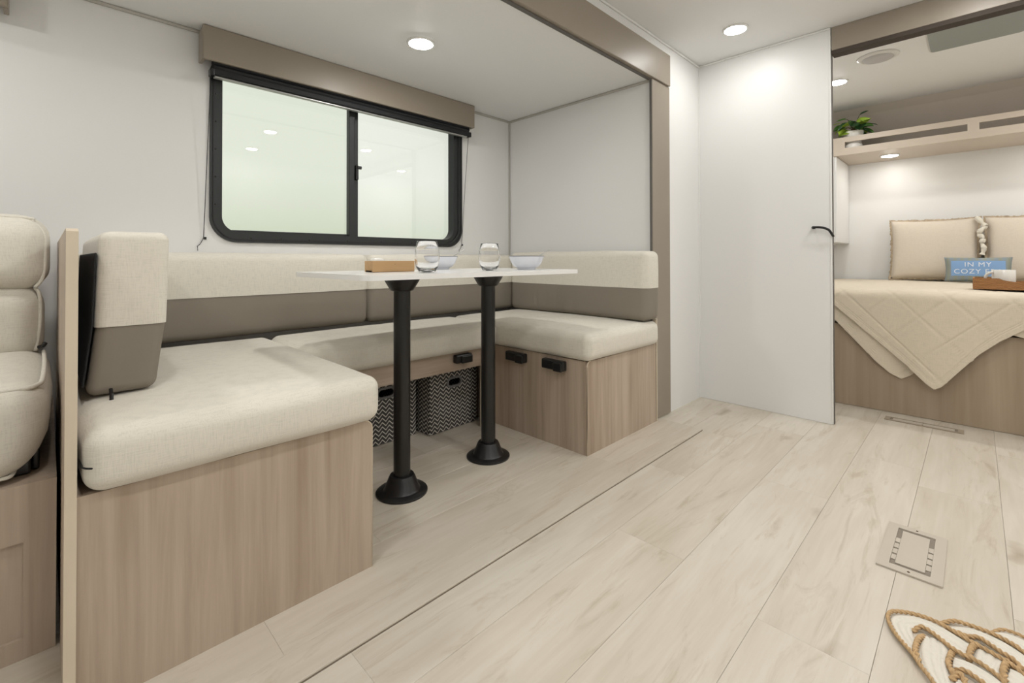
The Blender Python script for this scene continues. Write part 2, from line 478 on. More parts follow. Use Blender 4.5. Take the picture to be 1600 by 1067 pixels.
# ------------------------------------------------------------------ floor (planks are parts)
def plank(parent, x0, x1, y0, y1, zt, th=.004):
    g, c = .0003, .0006
    if x1 - x0 < .01 or y1 - y0 < .006: return
    bm = bmesh.new(); cx, cy = (x0 + x1) / 2, (y0 + y1) / 2
    hx, hy = (x1 - x0) / 2 - .0001, (y1 - y0) / 2 - g
    lv = []
    for (dx, dz) in ((0, -th), (0, -c), (c, 0)):
        lv.append([bm.verts.new((sx * (hx - dx * .35), sy * (hy - dx), dz)) for sx, sy in ((-1, -1), (1, -1), (1, 1), (-1, 1))])
    for a, b in zip(lv, lv[1:]):
        for i in range(4):
            j = (i + 1) % 4; bm.faces.new((a[i], a[j], b[j], b[i]))
    bm.faces.new(lv[0][::-1]); bm.faces.new(lv[-1])
    o = obj('plank', bm, M['plank'], parent); o.location = (cx, cy, zt); return o

floor = struct('floor', B(XB, XF, YR, YM, -.05, -.0042), M['sub'])
PW, PL = .2025, 1.22
offs = {5: .441, 4: 1.20, 3: .62, 2: -.10, 1: .95, 0: .30}
y = -.053 - 6 * PW
for rowi in range(-6, 7):
    ya, yb = -.053 + rowi * PW, -.053 + (rowi + 1) * PW
    x0 = offs.get(rowi + 1, (rowi * .47) % PL)
    x = x0 - math.ceil((x0 - XB) / PL) * PL
    while x < XF:
        xa, xb = max(x, XB), min(x + PL, XF)
        a, b = max(ya, YR), min(yb, YM)
        if xb > xa and b > a:
            if b <= .9060: plank(floor, xa, xb, a, b, 0)
            else:      # the slide-out floor lies over this strip up to x = 2.165
                if xa < 2.165 and a < .9060: plank(floor, xa, min(xb, 2.1635), a, .9060, 0)
                if xb > 2.1635: plank(floor, max(xa, 2.1635), xb, a, b, 0)
        x += PL

ZF = .006
sfloor = struct('floor_slide', B(XB, 2.1628, .9075, YW + .05, -.0035, .0018), M['sub'])
edges = [.907, .9875, 1.19, 1.3925, 1.595, 1.7975, YW]
sj = [.95, 1.56, .668, .25, 1.1, .6]
for (ya, yb), x0 in zip(zip(edges, edges[1:]), sj):
    x = x0 - 3 * PL
    while x < XE:
        xa, xb = max(x, XB), min(x + PL, 2.1630 if ya < 1.0 else XE)
        if xb > xa: plank(sfloor, xa, xb, ya, yb, ZF)
        x += PL

# ------------------------------------------------------------------ shell
WX0, WX1, WZ0, WZ1 = .451, 1.723, .870, 1.640
bm = bmesh.new()
hx0, hx1, hz0, hz1 = WX0 + .034, WX1 - .034, WZ0 + .034, WZ1 - .03
box(bm, XB, hx0, YW, YW + .05, -.05, ZS + .05); box(bm, hx1, XE + .05, YW, YW + .05, -.05, ZS + .05)
box(bm, hx0, hx1, YW, YW + .05, -.05, hz0); box(bm, hx0, hx1, YW, YW + .05, hz1, ZS + .05)
struct('wall_window', bm, M['wall'])
struct('wall_slide_end', B(XE, XE + .05, YM, YW, 0, ZS + .05), M['wall'])
struct('ceiling_slide', B(XB, XE, YM, YW, ZS, ZS + .05), M['ceil'])
bm = bmesh.new()
box(bm, 2.255, XP + .03, YM, YM + .06, 0, ZC); box(bm, XB, 2.255, YM, YM + .06, ZS + .05, ZC)
struct('wall_main', bm, M['wall'])
struct('ceiling', B(XB, XF + .05, YR - .05, YM + .06, ZC, ZC + .05), M['ceil'])
part = struct('wall_partition', B(XP, XP + .028, .497, YM, .001, ZC, bev=.0), M['wall'])
obj('edge_strip', B(XP - .003, XP + .031, .490, .497, .001, ZC, bev=.002), M['lamp_ring'], part)
obj('edge_seal', B(XP + .010, XP + .034, .4882, .490, .001, ZC - .1), M['seal'], part)
obj('corner_bead', B(XP - .006, XP, YM - .006, YM, .001, ZC), M['lamp_ring'], part)
hp = smooth_path([(XP - .002, .565, .953), (XP - .026, .562, .952), (XP - .030, .545, .953), (XP - .030, .52, .949), (XP - .028, .498, .938), (XP - .018, .487, .918), (XP - .004, .484, .908)], 6)
hb = T(hp, [.007] * 6 + [.0058] * (len(hp) - 6), 10)
lathe(hb, [(0, -.007), (.007, -.007), (.007, .007), (0, .007)], 16, XP - .024, .560, .952)
obj('handle', hb, M['black'], part, True)
struct('wall_right', B(XB, XF + .05, YR - .05, YR, -.05, ZC), M['wall'])
struct('wall_back', B(XB - .05, XB, YR - .05, YW + .05, -.05, ZC), M['wall'])
struct('wall_bedroom_front', B(XF, XF + .05, YR, YM, -.05, ZC), M['wall'])
struct('wall_bedroom_left', B(XP + .03, XF, YM, YM + .05, -.05, ZC), M['wall'])
# slanted front cap above the bedroom shelf
struct('wall_bedroom_cap', PR([(XF, 1.573), (XF, ZC), (4.25, ZC), (4.30, 1.875), (4.55, 1.573)], YR, YM, 'Y'), M['cap'])

# trims of the slide opening
struct('trim_1', B(XB, 2.277, 1.112, YM, ZS - .003, 1.853, bev=.003), M['taupe'])
struct('trim_2', B(2.1035, 2.285, 1.122, YM, .0065, ZS - .004, bev=.002), M['taupe'])
struct('trim_3', B(XB, 2.10, YM - .006, YM + .008, ZS - .010, ZS - .0035), M['seal'])
struct('trim_4', B(2.0985, 2.1032, 1.124, YM, .3, ZS - .011), M['seal'])
struct('trim_5', B(XB, XE, YW - .012, YW, ZS - .012, ZS, bev=.004), M['cove'])
struct('trim_6', B(XE - .012, XE, YM, YW - .012, ZS - .012, ZS, bev=.004), M['cove'])
struct('trim_7', B(XE - .010, XE, YW - .010, YW, .5, ZS - .012, bev=.004), M['cove'])
struct('trim_8', B(XB, XP, YM - .010, YM, ZC - .010, ZC, bev=.004), M['lamp_ring'])
struct('trim_9', B(XP - .010, XP, .49, YM - .010, ZC - .010, ZC, bev=.004), M['lamp_ring'])
hd = struct('trim_10', B(XP, XP + .028, YR, .4863, 1.806, ZC, bev=.002), M['taupe'])
obj('under_strip', B(XP + .002, XP + .06, YR, .4863, 1.787, 1.8055), M['taupe_dark'], hd)

# ------------------------------------------------------------------ window
win = struct('window_1', ring(bmesh.new(), rrect(WX0, WX1, WZ0, WZ1, .10, 10), rrect(WX0 + .028, WX1 - .028, WZ0 + .026, WZ1 - .026, .085, 10), YW - .010, YW - .0002), M['frame'], smooth='auto')
obj('inner_frame', ring(bmesh.new(), rrect(WX0 + .0275, WX1 - .0275, WZ0 + .0255, WZ1 - .0255, .085, 10), rrect(WX0 + .044, WX1 - .058, WZ0 + .042, WZ1 - .042, .062, 10), YW - .004, YW + .048), M['frame'], win, 'auto')
obj('bead', ring(bmesh.new(), rrect(WX0 + .010, WX1 - .010, WZ0 + .010, WZ1 - .010, .092, 10), rrect(WX0 + .014, WX1 - .014, WZ0 + .014, WZ1 - .014, .088, 10), YW - .013, YW - .0105), M['black'], win, 'auto')
obj('pane', B(WX0 + .035, 1.045, YW + .030, YW + .034, WZ0 + .03, WZ1 - .03), M['pane_l'], win)
obj('pane', B(1.070, WX1 - .04, YW + .038, YW + .042, WZ0 + .03, WZ1 - .03), M['pane_r'], win)
bm = bmesh.new()
box(bm, 1.034, 1.062, YW + .004, YW + .036, WZ0 + .040, WZ1 - .04, bev=.003); box(bm, 1.062, 1.086, YW + .016, YW + .046, WZ0 + .040, WZ1 - .04, bev=.003)
obj('mullion', bm, M['frame'], win)
bm = bmesh.new(); box(bm, 1.066, 1.080, YW - .002, YW + .018, 1.19, 1.262, bev=.003); box(bm, 1.070, 1.094, YW - .008, YW + .004, 1.243, 1.258, bev=.003)
obj('latch', bm, M['black'], win)
obj('sash_rail', B(WX0 + .05, 1.036, YW + .020, YW + .036, WZ0 + .040, WZ0 + .052, bev=.002), M['frame'], win)
scr = None
for (a, z) in [(WX0 + .020, 1.02), (WX0 + .020, 1.13), (WX0 + .020, 1.24), (WX0 + .020, 1.35), (WX0 + .02, 1.46), (WX1 - .020, 1.02), (WX1 - .020, 1.16), (WX1 - .020, 1.30), (.60, WZ0 + .019), (.72, WZ0 + .019), (.84, WZ0 + .019), (1.02, WZ0 + .019), (1.20, WZ0 + .019), (1.38, WZ0 + .019), (1.55, WZ0 + .019)]:
    if scr is None:
        bmq = bmesh.new(); lathe(bmq, [(0, -.0022), (.0032, -.0018), (.0038, 0), (0, 0)], 10)
        bmesh.ops.rotate(bmq, verts=bmq.verts, cent=(0, 0, 0), matrix=Matrix.Rotation(-PI / 2, 3, 'X'))
        scr = obj('screw', bmq, M['screw'], win, True); scr.location = (a, YW - .0102, z)
    else:
        s2 = scr.copy(); C.objects.link(s2); s2.parent = win; s2.location = (a, YW - .0102, z)

# valances and shade
def valance(x0, x1, label):
    t = thing('window_valance', label, 'valance', ((x0 + x1) / 2, YW, 1.564), group='taupe valances')
    obj('front_board', B(x0, x1, 2.060, 2.075, 1.563, ZS - .001, bev=.004), M['taupe'], t)
    obj('end_board', B(x0, x0 + .012, 2.0755, YW - .0125, 1.563, ZS - .013, bev=.002), M['taupe'], t)
    obj('end_board', B(x1 - .012, x1, 2.0755, YW - .0125, 1.563, ZS - .013, bev=.002), M['taupe'], t)
    return t
valance(.411, 1.757, 'long taupe wooden valance box above the black framed dinette window')
valance(-1.25, -.088, 'taupe valance corner cut off by the top left of the picture')
t = thing('cellular_shade', 'black pleated window shade folded up under the taupe valance', 'shade', (1.08, 2.10, 1.53))
bm = bmesh.new(); pf = []
N = 7
for i in range(2 * N + 1): pf.append((2.083 if i % 2 else 2.090, 1.543 + .13 * i / (2 * N)))
for i in range(2 * N, -1, -1): pf.append((2.123 if i % 2 else 2.116, 1.543 + .13 * i / (2 * N)))
prism(bm, pf, .452, 1.738, 'X'); obj('pleated_cloth', bm, M['shade'], t)
obj('bottom_rail', B(.452, 1.738, 2.086, 2.118, 1.520, 1.5425, bev=.003), M['shade'], t)
obj('rail_strip', B(.458, 1.732, 2.098, 2.120, 1.5125, 1.5195, bev=.002), M['rail_alu'], t)
for xx, xb, lab in ((.446, .432, -1), (1.742, 1.722, -1)):
    cp = [(xx, 2.10, 1.53), ((xx + xb) / 2, 2.122, 1.2), (xb, YW - .006, .885), (xb - .012, YW - .008, .86), (xb - .020, YW - .006, .852), (xb - .019, YW - .006, .835)]
    co = obj('cord', T(cp, .0014, 6), M['black'], t, True)
    cq = bmesh.new(); lathe(cq, [(0, -.005), (.004, -.005), (.0045, .004), (0, .005)], 10, xb + .006, YW - .005, .884)
    obj('cord_clip', cq, M['screw'], co, True)
    obj('end_cap', B(xx - .005, xx + .010, 2.084, 2.12, 1.514, 1.5425, bev=.003), M['black'], t)

# ------------------------------------------------------------------ puck lights
def puck(x, y, z, label, r=.052, m='lamp'):
    t = thing('puck_light', label, 'light', (x, y, z), group='round recessed ceiling lights')
    obj('ring', L([(r * .93, -.0005), (r * 1.13, -.0005), (r * 1.12, -.004), (r * .98, -.007), (r * .93, -.006)], 40, x, y, z), M['lamp_ring'], t, True)
    obj('diffuser', L([(r * .93, -.002), (r * .92, -.006), (r * .6, -.0105), (0, -.012)], 22, x, y, z), M[m], t, True)
    return t
puck(1.088, 1.618, ZS, 'round glowing ceiling light above the dinette table')
puck(2.362, .820, ZC, 'round glowing ceiling light beside the white partition wall', m='lamp_dim')
puck(1.37, .0, ZC, 'round ceiling light out of frame, upper reflection in left window pane')
puck(2.30, -.04, ZC, 'round ceiling light out of frame, reflected in right window pane')
puck(.30, .0, ZC, 'added round fill light overhead near the camera')  # guessed position, added to keep the room evenly lit
puck(-.75, .0, ZC, 'added round fill light behind the camera')  # unseen lamp added as fill from the rear
puck(.05, .82, ZC, 'added round fill light above the nearest bench, out of frame')  # added fill that lights the bench fronts
puck(.35, -.80, ZC, 'added round fill light on the door side behind the camera')  # added to raise the ambient light evenly
puck(1.45, -.80, ZC, 'added round fill light on the door side beyond the rope mat')  # second door-side fill, added for even ambient light
puck(-.55, 1.62, ZS, 'added round fill light over the cream recliner, out of frame')  # guessed lamp, added to even out light at the recliner end
puck(3.53, .613, ZC, 'round bedroom ceiling light half hidden by the partition edge')
puck(3.53, -.60, ZC, 'added round bedroom fill light to the right, out of frame')  # unseen, added as fill for the bedroom
puck(3.15, -.75, ZC, 'added round bedroom fill light by the door opening, out of frame')  # extra lamp added to brighten the bedroom
puck(4.36, .441, 1.556, 'round downlight set under the bedroom shelf', m='lamp_soft')
puck(4.36, -.465, 1.556, 'added round fill downlight under the bedroom shelf, out of frame right', m='lamp_soft')  # unseen second downlight, a guess added for even light

# ------------------------------------------------------------------ dinette benches
SEAT_T = .385
def lshape_round(x0, x1, z0, z1, r=.022):
    """front panel outline with its upper right corner rounded"""
    pts = [(x0, z0), (x1, z0)]
    for i in range(7):
        a = PI / 2 * i / 6; pts.append((x1 - r + r * math.cos(a), z1 - r + r * math.sin(a)))
    pts.append((x0, z1)); return pts
lb = thing('dinette_bench', 'oak dinette bench box nearest the camera beside the recliner', 'bench', (.32, 1.6, ZF), group='dinette benches')
obj('front_panel', PR(lshape_round(.0385, .597, ZF, SEAT_T), 1.111, 1.126), M['wood'], lb)
bm = bmesh.new(); pl = lshape_round(.0385, .597, ZF, SEAT_T)[1:-1]
tube(bm, [(a + .0012, 1.1118, b) for a, b in pl], .0016, 6); obj('edge_band', bm, M['edge'], lb, True)
obj('side_panel', B(.583, .597, 1.1265, 2.13, ZF, SEAT_T), M['wood'], lb)
obj('seat_board', B(.039, .5825, 1.1265, 2.13, SEAT_T - .016, SEAT_T - .001), M['wood'], lb)
ep = obj('end_panel', PR([(1.106, ZF), (2.13, ZF), (2.13, .853), (1.118, .853), (1.106, .848)], .0225, .038, 'X'), M['wood'], lb)
obj('edge_band', PR([(1.1045, ZF), (1.1058, ZF), (1.1058, .8485), (1.1178, .8535), (2.13, .8535), (2.13, .8550), (1.1170, .8550), (1.1045, .8495)], .0222, .0383, 'X'), M['edge'], ep)

rb = thing('dinette_bench', 'oak dinette bench box with two black latches beside the taupe post', 'bench', (1.82, 1.6, ZF), group='dinette benches')
pts = [(-a, b) for a, b in lshape_round(-2.104, -1.540, ZF, SEAT_T)]
obj('front_panel', PR(pts, 1.111, 1.126), M['wood'], rb)
bm = bmesh.new(); tube(bm, [(a - .0005, 1.1118, b) for a, b in pts[1:-1]], .0022, 6); obj('edge_band', bm, M['edge'], rb, True)
obj('side_panel', B(1.538, 1.553, 1.1265, 2.13, ZF, SEAT_T), M['wood'], rb)
obj('seat_board', B(1.5535, 2.104, 1.1265, 2.13, SEAT_T - .016, SEAT_T - .001), M['wood'], rb)
obj('end_strip', B(2.1105, 2.1185, 1.108, 1.1215, ZF, .508, bev=.002), M['edge'], rb)

def latch_bm(horizontal, p, d):
    bm = bmesh.new(); a, z = p
    if horizontal == 'Y':       # on a face x = d looking to -X, long side along Y
        box(bm, d - .028, d - .0005, a - .060, a + .060, z - .021, z + .021, bev=.006)
        box(bm, d - .036, d - .026, a - .056, a - .010, z - .023, z + .014, bev=.004)
    else:                       # on a face y = d looking to -Y, long side along X
        box(bm, a - .046, a + .046, d - .028, d - .0005, z - .019, z + .019, bev=.006)
        box(bm, a - .020, a + .042, d - .036, d - .026, z - .020, z + .013, bev=.004)
    return bm
obj('latch', latch_bm('Y', (1.497, .352), 1.538), M['black'], rb)
obj('latch', latch_bm('Y', (1.272, .352), 1.538), M['black'], rb)

mb = thing('dinette_bench', 'low oak rail bench under the window with storage opening', 'bench', (1.07, 1.9, ZF), group='dinette benches')
RY = 1.652
obj('rail', B(.598, 1.4545, RY, RY + .015, .300, SEAT_T - .001), M['woodx'], mb)
obj('stile', B(1.455, 1.5375, RY, RY + .015, ZF, SEAT_T - .001), M['wood'], mb)
obj('edge_band', B(1.4535, 1.459, RY - .001, RY + .016, ZF, .2995), M['edge'], mb)
obj('seat_board', B(.598, 1.5375, RY + .0155, 2.13, SEAT_T - .016, SEAT_T - .001), M['woodx'], mb)
obj('latch', latch_bm('X', (1.325, .355), RY), M['black'], mb)

# ------------------------------------------------------------------ cushions
def seat_cushion(x0, x1, y0, y1, label, puff=.010, seed=1, z1=.5):
    t = thing('seat_cushion', label, 'cushion', ((x0 + x1) / 2, (y0 + y1) / 2, SEAT_T), group='cream dinette seat cushions')
    obj('cover', soft_box(x0, x1, y0, y1, SEAT_T + .001, z1, .032, (16, 18, 3), (.010, .010, puff), .0009, seed), M['cream'], t, True)
    return t
sc = seat_cushion(.046, .612, 1.084, 1.975, 'cream linen seat cushion of the nearest bench', .008, 3)
obj('zip_slot', T(smooth_path([(.0455, 1.30, .44), (.044, 1.12, .44), (.046, 1.092, .4405), (.056, 1.0765, .441)], 5), .0016, 6), M['black_cloth'], sc, True)
seat_cushion(.618, 1.512, 1.600, 1.975, 'cream linen seat cushion under the window behind the table', .006, 5)
seat_cushion(1.518, 2.100, 1.086, 1.975, 'cream linen seat cushion on the bench by the taupe post', .008, 8)

def back_cushion(x0, x1, y0, y1, z0, z1, zs, label, seed, n=(18, 8, 8), puff=(.008, .012, .004), rad=.028, tilt=0.0, backing=None, wrinkles=None):
    t = thing('back_cushion', label, 'cushion', ((x0 + x1) / 2, (y0 + y1) / 2, z0), group='two-tone dinette back cushions')
    e = .002
    up = soft_box(x0 - e, x1 + e, y0 - e, y1 + e, z0, z1, rad, n, puff, .0010, seed)
    for v in up.verts: v.co.x += (v.co.z - zs) * tilt * .3
    obj('upper_cover', cut(up, (0, 0, zs), (0, 0, 1), True), M['cream'], t, True)
    lo = soft_box(x0, x1, y0, y1, z0, z1, rad, n, puff, .0012, seed)
    for v in lo.verts: v.co.x += (v.co.z - zs) * tilt
    if wrinkles:
        for v in lo.verts:
            if v.co.x < x0 + .02:
                for yk, sl, am in wrinkles:
                    v.co.x += am * math.exp(-((v.co.y - yk - sl * (v.co.z - .58)) / .010) ** 2) * math.exp(-((v.co.z - .575) / .05) ** 2)
    lo = cut(lo, (0, 0, zs + .004), (0, 0, 1), False)
    obj('lower_cover', lo, M['taupe_cloth'], t, True)
    if backing:
        bk = bmesh.new(); box(bk, *backing, bev=.002)
        bmesh.ops.bisect_plane(bk, geom=bk.verts[:] + bk.edges[:] + bk.faces[:], plane_co=(0, 0, zs), plane_no=(0, 0, 1))
        for v in bk.verts: v.co.x += (v.co.z - zs) * tilt * (1 if v.co.z < zs else .3)
        obj('backing', bk, M['black_cloth'], t)
    return t
back_cushion(.062, 1.047, 1.986, 2.132, .506, .822, .662, 'long two-tone back cushion under the window, left half', 11)
back_cushion(1.053, 2.112, 1.986, 2.132, .506, .822, .662, 'two-tone back cushion under the window behind the table legs', 12)
back_cushion(1.966, 2.100, 1.088, 1.978, .506, .838, .662, 'two-tone back cushion against the end wall by the taupe post', 13, (6, 90, 20), (.012, .008, .004), wrinkles=((1.50, -.35, .005), (1.56, -.30, -.004), (1.62, -.25, .005), (1.69, -.2, .004), (1.76, -.1, .003)))
lc = back_cushion(.0735, .194, 1.325, 1.978, .508, .862, .655, 'upright two-tone back cushion against the tall bench end panel', 14, (4, 14, 8), (.003, .002, .003), rad=.020, tilt=.11, backing=(.0655, .0695, 1.330, 1.965, .53, .815))
bm = bmesh.new(); box(bm, .094, .102, 1.300, 1.3045, .478, .505, bev=.002); tube(bm, [(.098, 1.318, .522), (.098, 1.304, .512), (.098, 1.301, .500)], .0035, 8)
bmz = bmesh.new(); box(bmz, .0945, .1025, 1.2985, 1.3030, .470, .482, bev=.002)
zp = obj('zip_pull', bm, M['black'], lc)
obj('tip', bmz, M['steel'], zp)

# ------------------------------------------------------------------ table
TZ0, TZ1 = .7415, .757
tb = thing('dinette_table', 'white topped dinette table on two black pedestal legs', 'table', (1.06, 1.40, ZF))
top = obj('tabletop', PR(rrect(.60, 1.555, 1.150, 1.670, .035, 8), TZ0, TZ1, 'Z'), M['tabletop'], tb)
for lx, ly in ((.861, 1.394), (1.261, 1.397)):
    p = obj('leg', L([(0, .03), (.0285, .03), (.0285, TZ0 - .02), (0, TZ0 - .02)], 40, lx, ly, 0), M['black_metal'], tb, 'auto')
    obj('floor_flange', L([(.0288, .040), (.0288, .066), (.040, .066), (.0445, .058), (.058, .0225), (.062, .0175), (.084, .0135), (.0865, .0115), (.0865, .0065), (0, .0065)], 48, lx, ly, 0), M['black'], p, 'auto')
    obj('top_socket', L([(0, TZ0 - .0005), (.084, TZ0 - .0005), (.084, TZ0 - .0045), (.063, TZ0 - .0055), (.061, TZ0 - .010), (.040, TZ0 - .046), (.036, TZ0 - .049), (.0288, TZ0 - .049), (.0288, TZ0 - .03)], 48, lx, ly, 0), M['black'], p, 'auto')
    fl = None
    for k in range(6):
        a = 2 * PI * k / 6 + .4
        sb = L([(0, .0145), (.003, .014), (.003, .0125), (0, .0125)], 8, lx + .074 * math.cos(a), ly + .074 * math.sin(a), 0)
        obj('screw', sb, M['steel'], p)

# things on the table
def wine_glass(x, y, label):
    pr = [(0, .0005), (.022, .0005), (.027, .003), (.036, .020), (.0405, .045), (.0385, .072), (.0325, .100), (.0318, .1015), (.0308, .100), (.0368, .072), (.0388, .045), (.0345, .022), (.025, .0085), (0, .007)]
    o = obj('wine_glass', L(pr, 48, 0, 0, 0), M['glass'], None, True); o.location = (x, y, TZ1)
    return tag(o, label, 'glass', 'stemless glasses on the table')
wine_glass(.868, 1.255, 'clear stemless glass beside the wooden box on the table')
wine_glass(1.165, 1.283, 'clear stemless glass between the two pale bowls')
def bowl(x, y, label):
    t = thing('bowl', label, 'bowl', (x, y, TZ1), group='pale bowls on the table')
    pr = [(0, .0005), (.036, .0005), (.038, .007), (.052, .014), (.062, .028), (.0725, .054), (.0705, .054), (.060, .030), (.050, .018), (.02, .012), (0, .011)]
    obj('body', L(pr, 48, x, y, TZ1), M['bowl'], t, 'auto')
    obj('rim', L([(.0722, .0535), (.0732, .0545), (.0718, .0562), (.0702, .0545), (.0706, .0535)], 48, x, y, TZ1), M['bowl_rim'], t, True)
def spoon(x, y, ang, label):
    t = thing('spoon', label, 'spoon', (x, y, TZ1 + .02), (0, 0, ang), group='spoons in the bowls')
    bm = T(smooth_path([(-.02, 0, -.002), (.02, 0, .012), (.06, 0, .0395), (.10, 0, .062)], 5), .0022, 8)
    obj('handle', bm, M['steel'], t, True, local=True)
    bw = bmesh.new(); bmesh.ops.create_uvsphere(bw, u_segments=16, v_segments=8, radius=1)
    for v in bw.verts: v.co = Vector((v.co.x * .020 - .030, v.co.y * .013, v.co.z * .003 - .002))
    obj('spoon_bowl', bw, M['steel'], t, True, local=True)
bowl(1.166, 1.590, 'pale blue bowl standing behind the left glass'); spoon(1.166, 1.590, -.6, 'spoon resting in the bowl behind the left glass')
bowl(1.385, 1.300, 'pale blue bowl at the right end of the table'); spoon(1.385, 1.300, -.6, 'spoon resting in the right hand bowl')
wb = thing('wooden_box', 'small honey coloured wooden box on the table', 'box', (.822, 1.44, TZ1))
bx0, bx1, by0, by1, bz = .752, .912, 1.395, 1.450, TZ1 + .001
bm = bmesh.new()
box(bm, bx0, bx1, by0, by0 + .008, bz, bz + .036, bev=.001); box(bm, bx0, bx1, by1 - .008, by1, bz, bz + .036, bev=.001)
box(bm, bx0, bx0 + .008, by0 + .008, by1 - .008, bz, bz + .036); box(bm, bx1 - .008, bx1, by0 + .008, by1 - .008, bz, bz + .036); box(bm, bx0, bx1, by0 + .008, by1 - .008, bz, bz + .005)
obj('body', bm, M['box_wood'], wb)
obj('pin', L([(0, -.0008), (.0014, -.0006), (.0014, .0004), (0, .0006)], 8, (bx0 + bx1) / 2 + .002, by0 - .0006, bz + .026), M['stem'], wb)
nb = soft_box(bx0 + .012, bx0 + .05, by0 + .012, by1 - .012, bz + .0065, bz + .043, .006, (4, 4, 3), (.003, 0, .003), .001, 4)
tag(obj('paper_napkin', nb, M['white_cer'], None, True), 'white folded napkin standing in the wooden box', 'napkin')

# ------------------------------------------------------------------ storage baskets
def basket(x, y, rz, w, d, h, label):
    t = thing('storage_basket', label, 'basket', (x, y, ZF), (0, 0, rz), group='chevron storage baskets')
    th = .004; w2 = w / 2
    bm = bmesh.new()
    hole = rrect(-.037, .037, h - .098, h - .066, .0155, 6)
    ring(bm, rrect(-w2, w2, .002, h, .012, 6), hole, 0, th, 'Y')
    box(bm, -w2, -w2 + th, th, d, .002, h); box(bm, w2 - th, w2, th, d, .002, h); box(bm, -w2, w2, d, d + th, .002, h); box(bm, -w2 + th, w2 - th, th, d, .002, .006)
    obj('body', bm, M['chevron'], t, local=True)
    obj('grommet', ring(bmesh.new(), rrect(-.046, .046, h - .107, h - .057, .024, 6), rrect(-.036, .036, h - .097, h - .067, .015, 6), -.003, th + .002, 'Y'), M['grommet'], t, 'auto', local=True)
    obj('hole_shade', B(-w2 + th + .001, w2 - th - .001, d - .006, d - .001, .008, h - .01), M['dark_in'], t, local=True)  # black sheet standing in for the shade seen through the handle hole
    return t
basket(1.358, 1.742, .035, .285, .30, .300, 'grey chevron storage basket in front, beside the bench stile')
basket(1.036, 1.806, -.012, .300, .30, .300, 'grey chevron storage basket set back behind the near table leg')

# ------------------------------------------------------------------ recliner and its base
rbse = thing('drawer_cabinet', 'oak drawer base under the cream recliner', 'cabinet', (-.30, 1.7, ZF))
bm = bmesh.new(); box(bm, -.62, .016, 1.358, 2.12, ZF, .352); obj('body', bm, M['wood'], rbse)
fr = bmesh.new()
box(fr, -.62, .016, 1.345, 1.3575, .238, .352); box(fr, -.62, .016, 1.345, 1.3575, ZF, .047); box(fr, -.031, .016, 1.345, 1.3575, .047, .238); box(fr, -.62, -.573, 1.345, 1.3575, .047, .238)
dr = obj('drawer_front', fr, M['wood'], rbse)
obj('inset_panel', B(-.573, -.031, 1.353, 1.3578, .047, .238), M['wood'], dr)

rc = thing('recliner', 'cream linen recliner with piped seat at the left edge', 'chair', (-.29, 1.7, .353))
seat = soft_box(-.580, .004, 1.345, 1.93, .3545, .552, .055, (12, 12, 3), (.006, .012, .012), .0015, 21)
for v in seat.verts:            # the side tucks in towards the mechanism
    if v.co.z < .45 and v.co.x > -.2: v.co.x -= (.45 - v.co.z) * .36
seat_o = obj('seat', seat, M['cream'], rc, True)
pp = smooth_path([(-.56, 1.375, .535), (-.30, 1.362, .540), (-.06, 1.366, .538), (-.014, 1.384, .540), (-.006, 1.45, .543), (-.004, 1.65, .545), (-.006, 1.85, .545)], 6)
obj('piping', T(pp, .0045, 8), M['cream'], seat_o, True)
pp = smooth_path([(-.56, 1.358, .366), (-.20, 1.358, .366), (-.075, 1.362, .367), (-.046, 1.39, .368), (-.044, 1.6, .368)], 6)
obj('piping', T(pp, .004, 8), M['cream'], seat_o, True)
def lean(bm, y0, z0, k):
    for v in bm.verts: v.co.y += (v.co.z - z0) * k
    return bm
lo = lean(soft_box(-.575, -.008, 1.80, 1.95, .52, .735, .06, (12, 4, 6), (.004, .022, .004), .001, 22), 1.8, .52, .12)
lo_o = obj('back_lower', lo, M['cream'], rc, True)
hi = lean(soft_box(-.580, .001, 1.79, 1.955, .715, .925, .06, (12, 4, 6), (.004, .022, .004), .001, 23), 1.8, .52, .12)
hi_o = obj('back_upper', hi, M['cream'], rc, True)
pp = smooth_path([(a, 1.818 + (b - .52) * .12, b) for a, b in ((-.50, .920), (-.075, .918), (-.028, .903), (-.007, .868), (-.005, .80), (-.010, .748), (-.024, .724))], 6)
obj('piping', T(pp, .0045, 8), M['cream'], hi_o, True)
pp = smooth_path([(a, 1.826 + (b - .52) * .12, b) for a, b in ((-.024, .722), (-.015, .70), (-.014, .62), (-.022, .55))], 6)
obj('piping', T(pp, .0045, 8), M['cream'], lo_o, True)
bm = bmesh.new(); box(bm, -.54, -.022, 1.40, 1.95, .3535, .405, bev=.004); box(bm, -.021, -.010, 1.42, 1.55, .354, .42, bev=.003)
obj('mechanism', bm, M['black_metal'], rc)
bm = T([(-.016, 1.80, .563), (-.007, 1.795, .566), (-.003, 1.79, .574)], .005, 8); obj('recline_lever', bm, M['black'], rc, True)

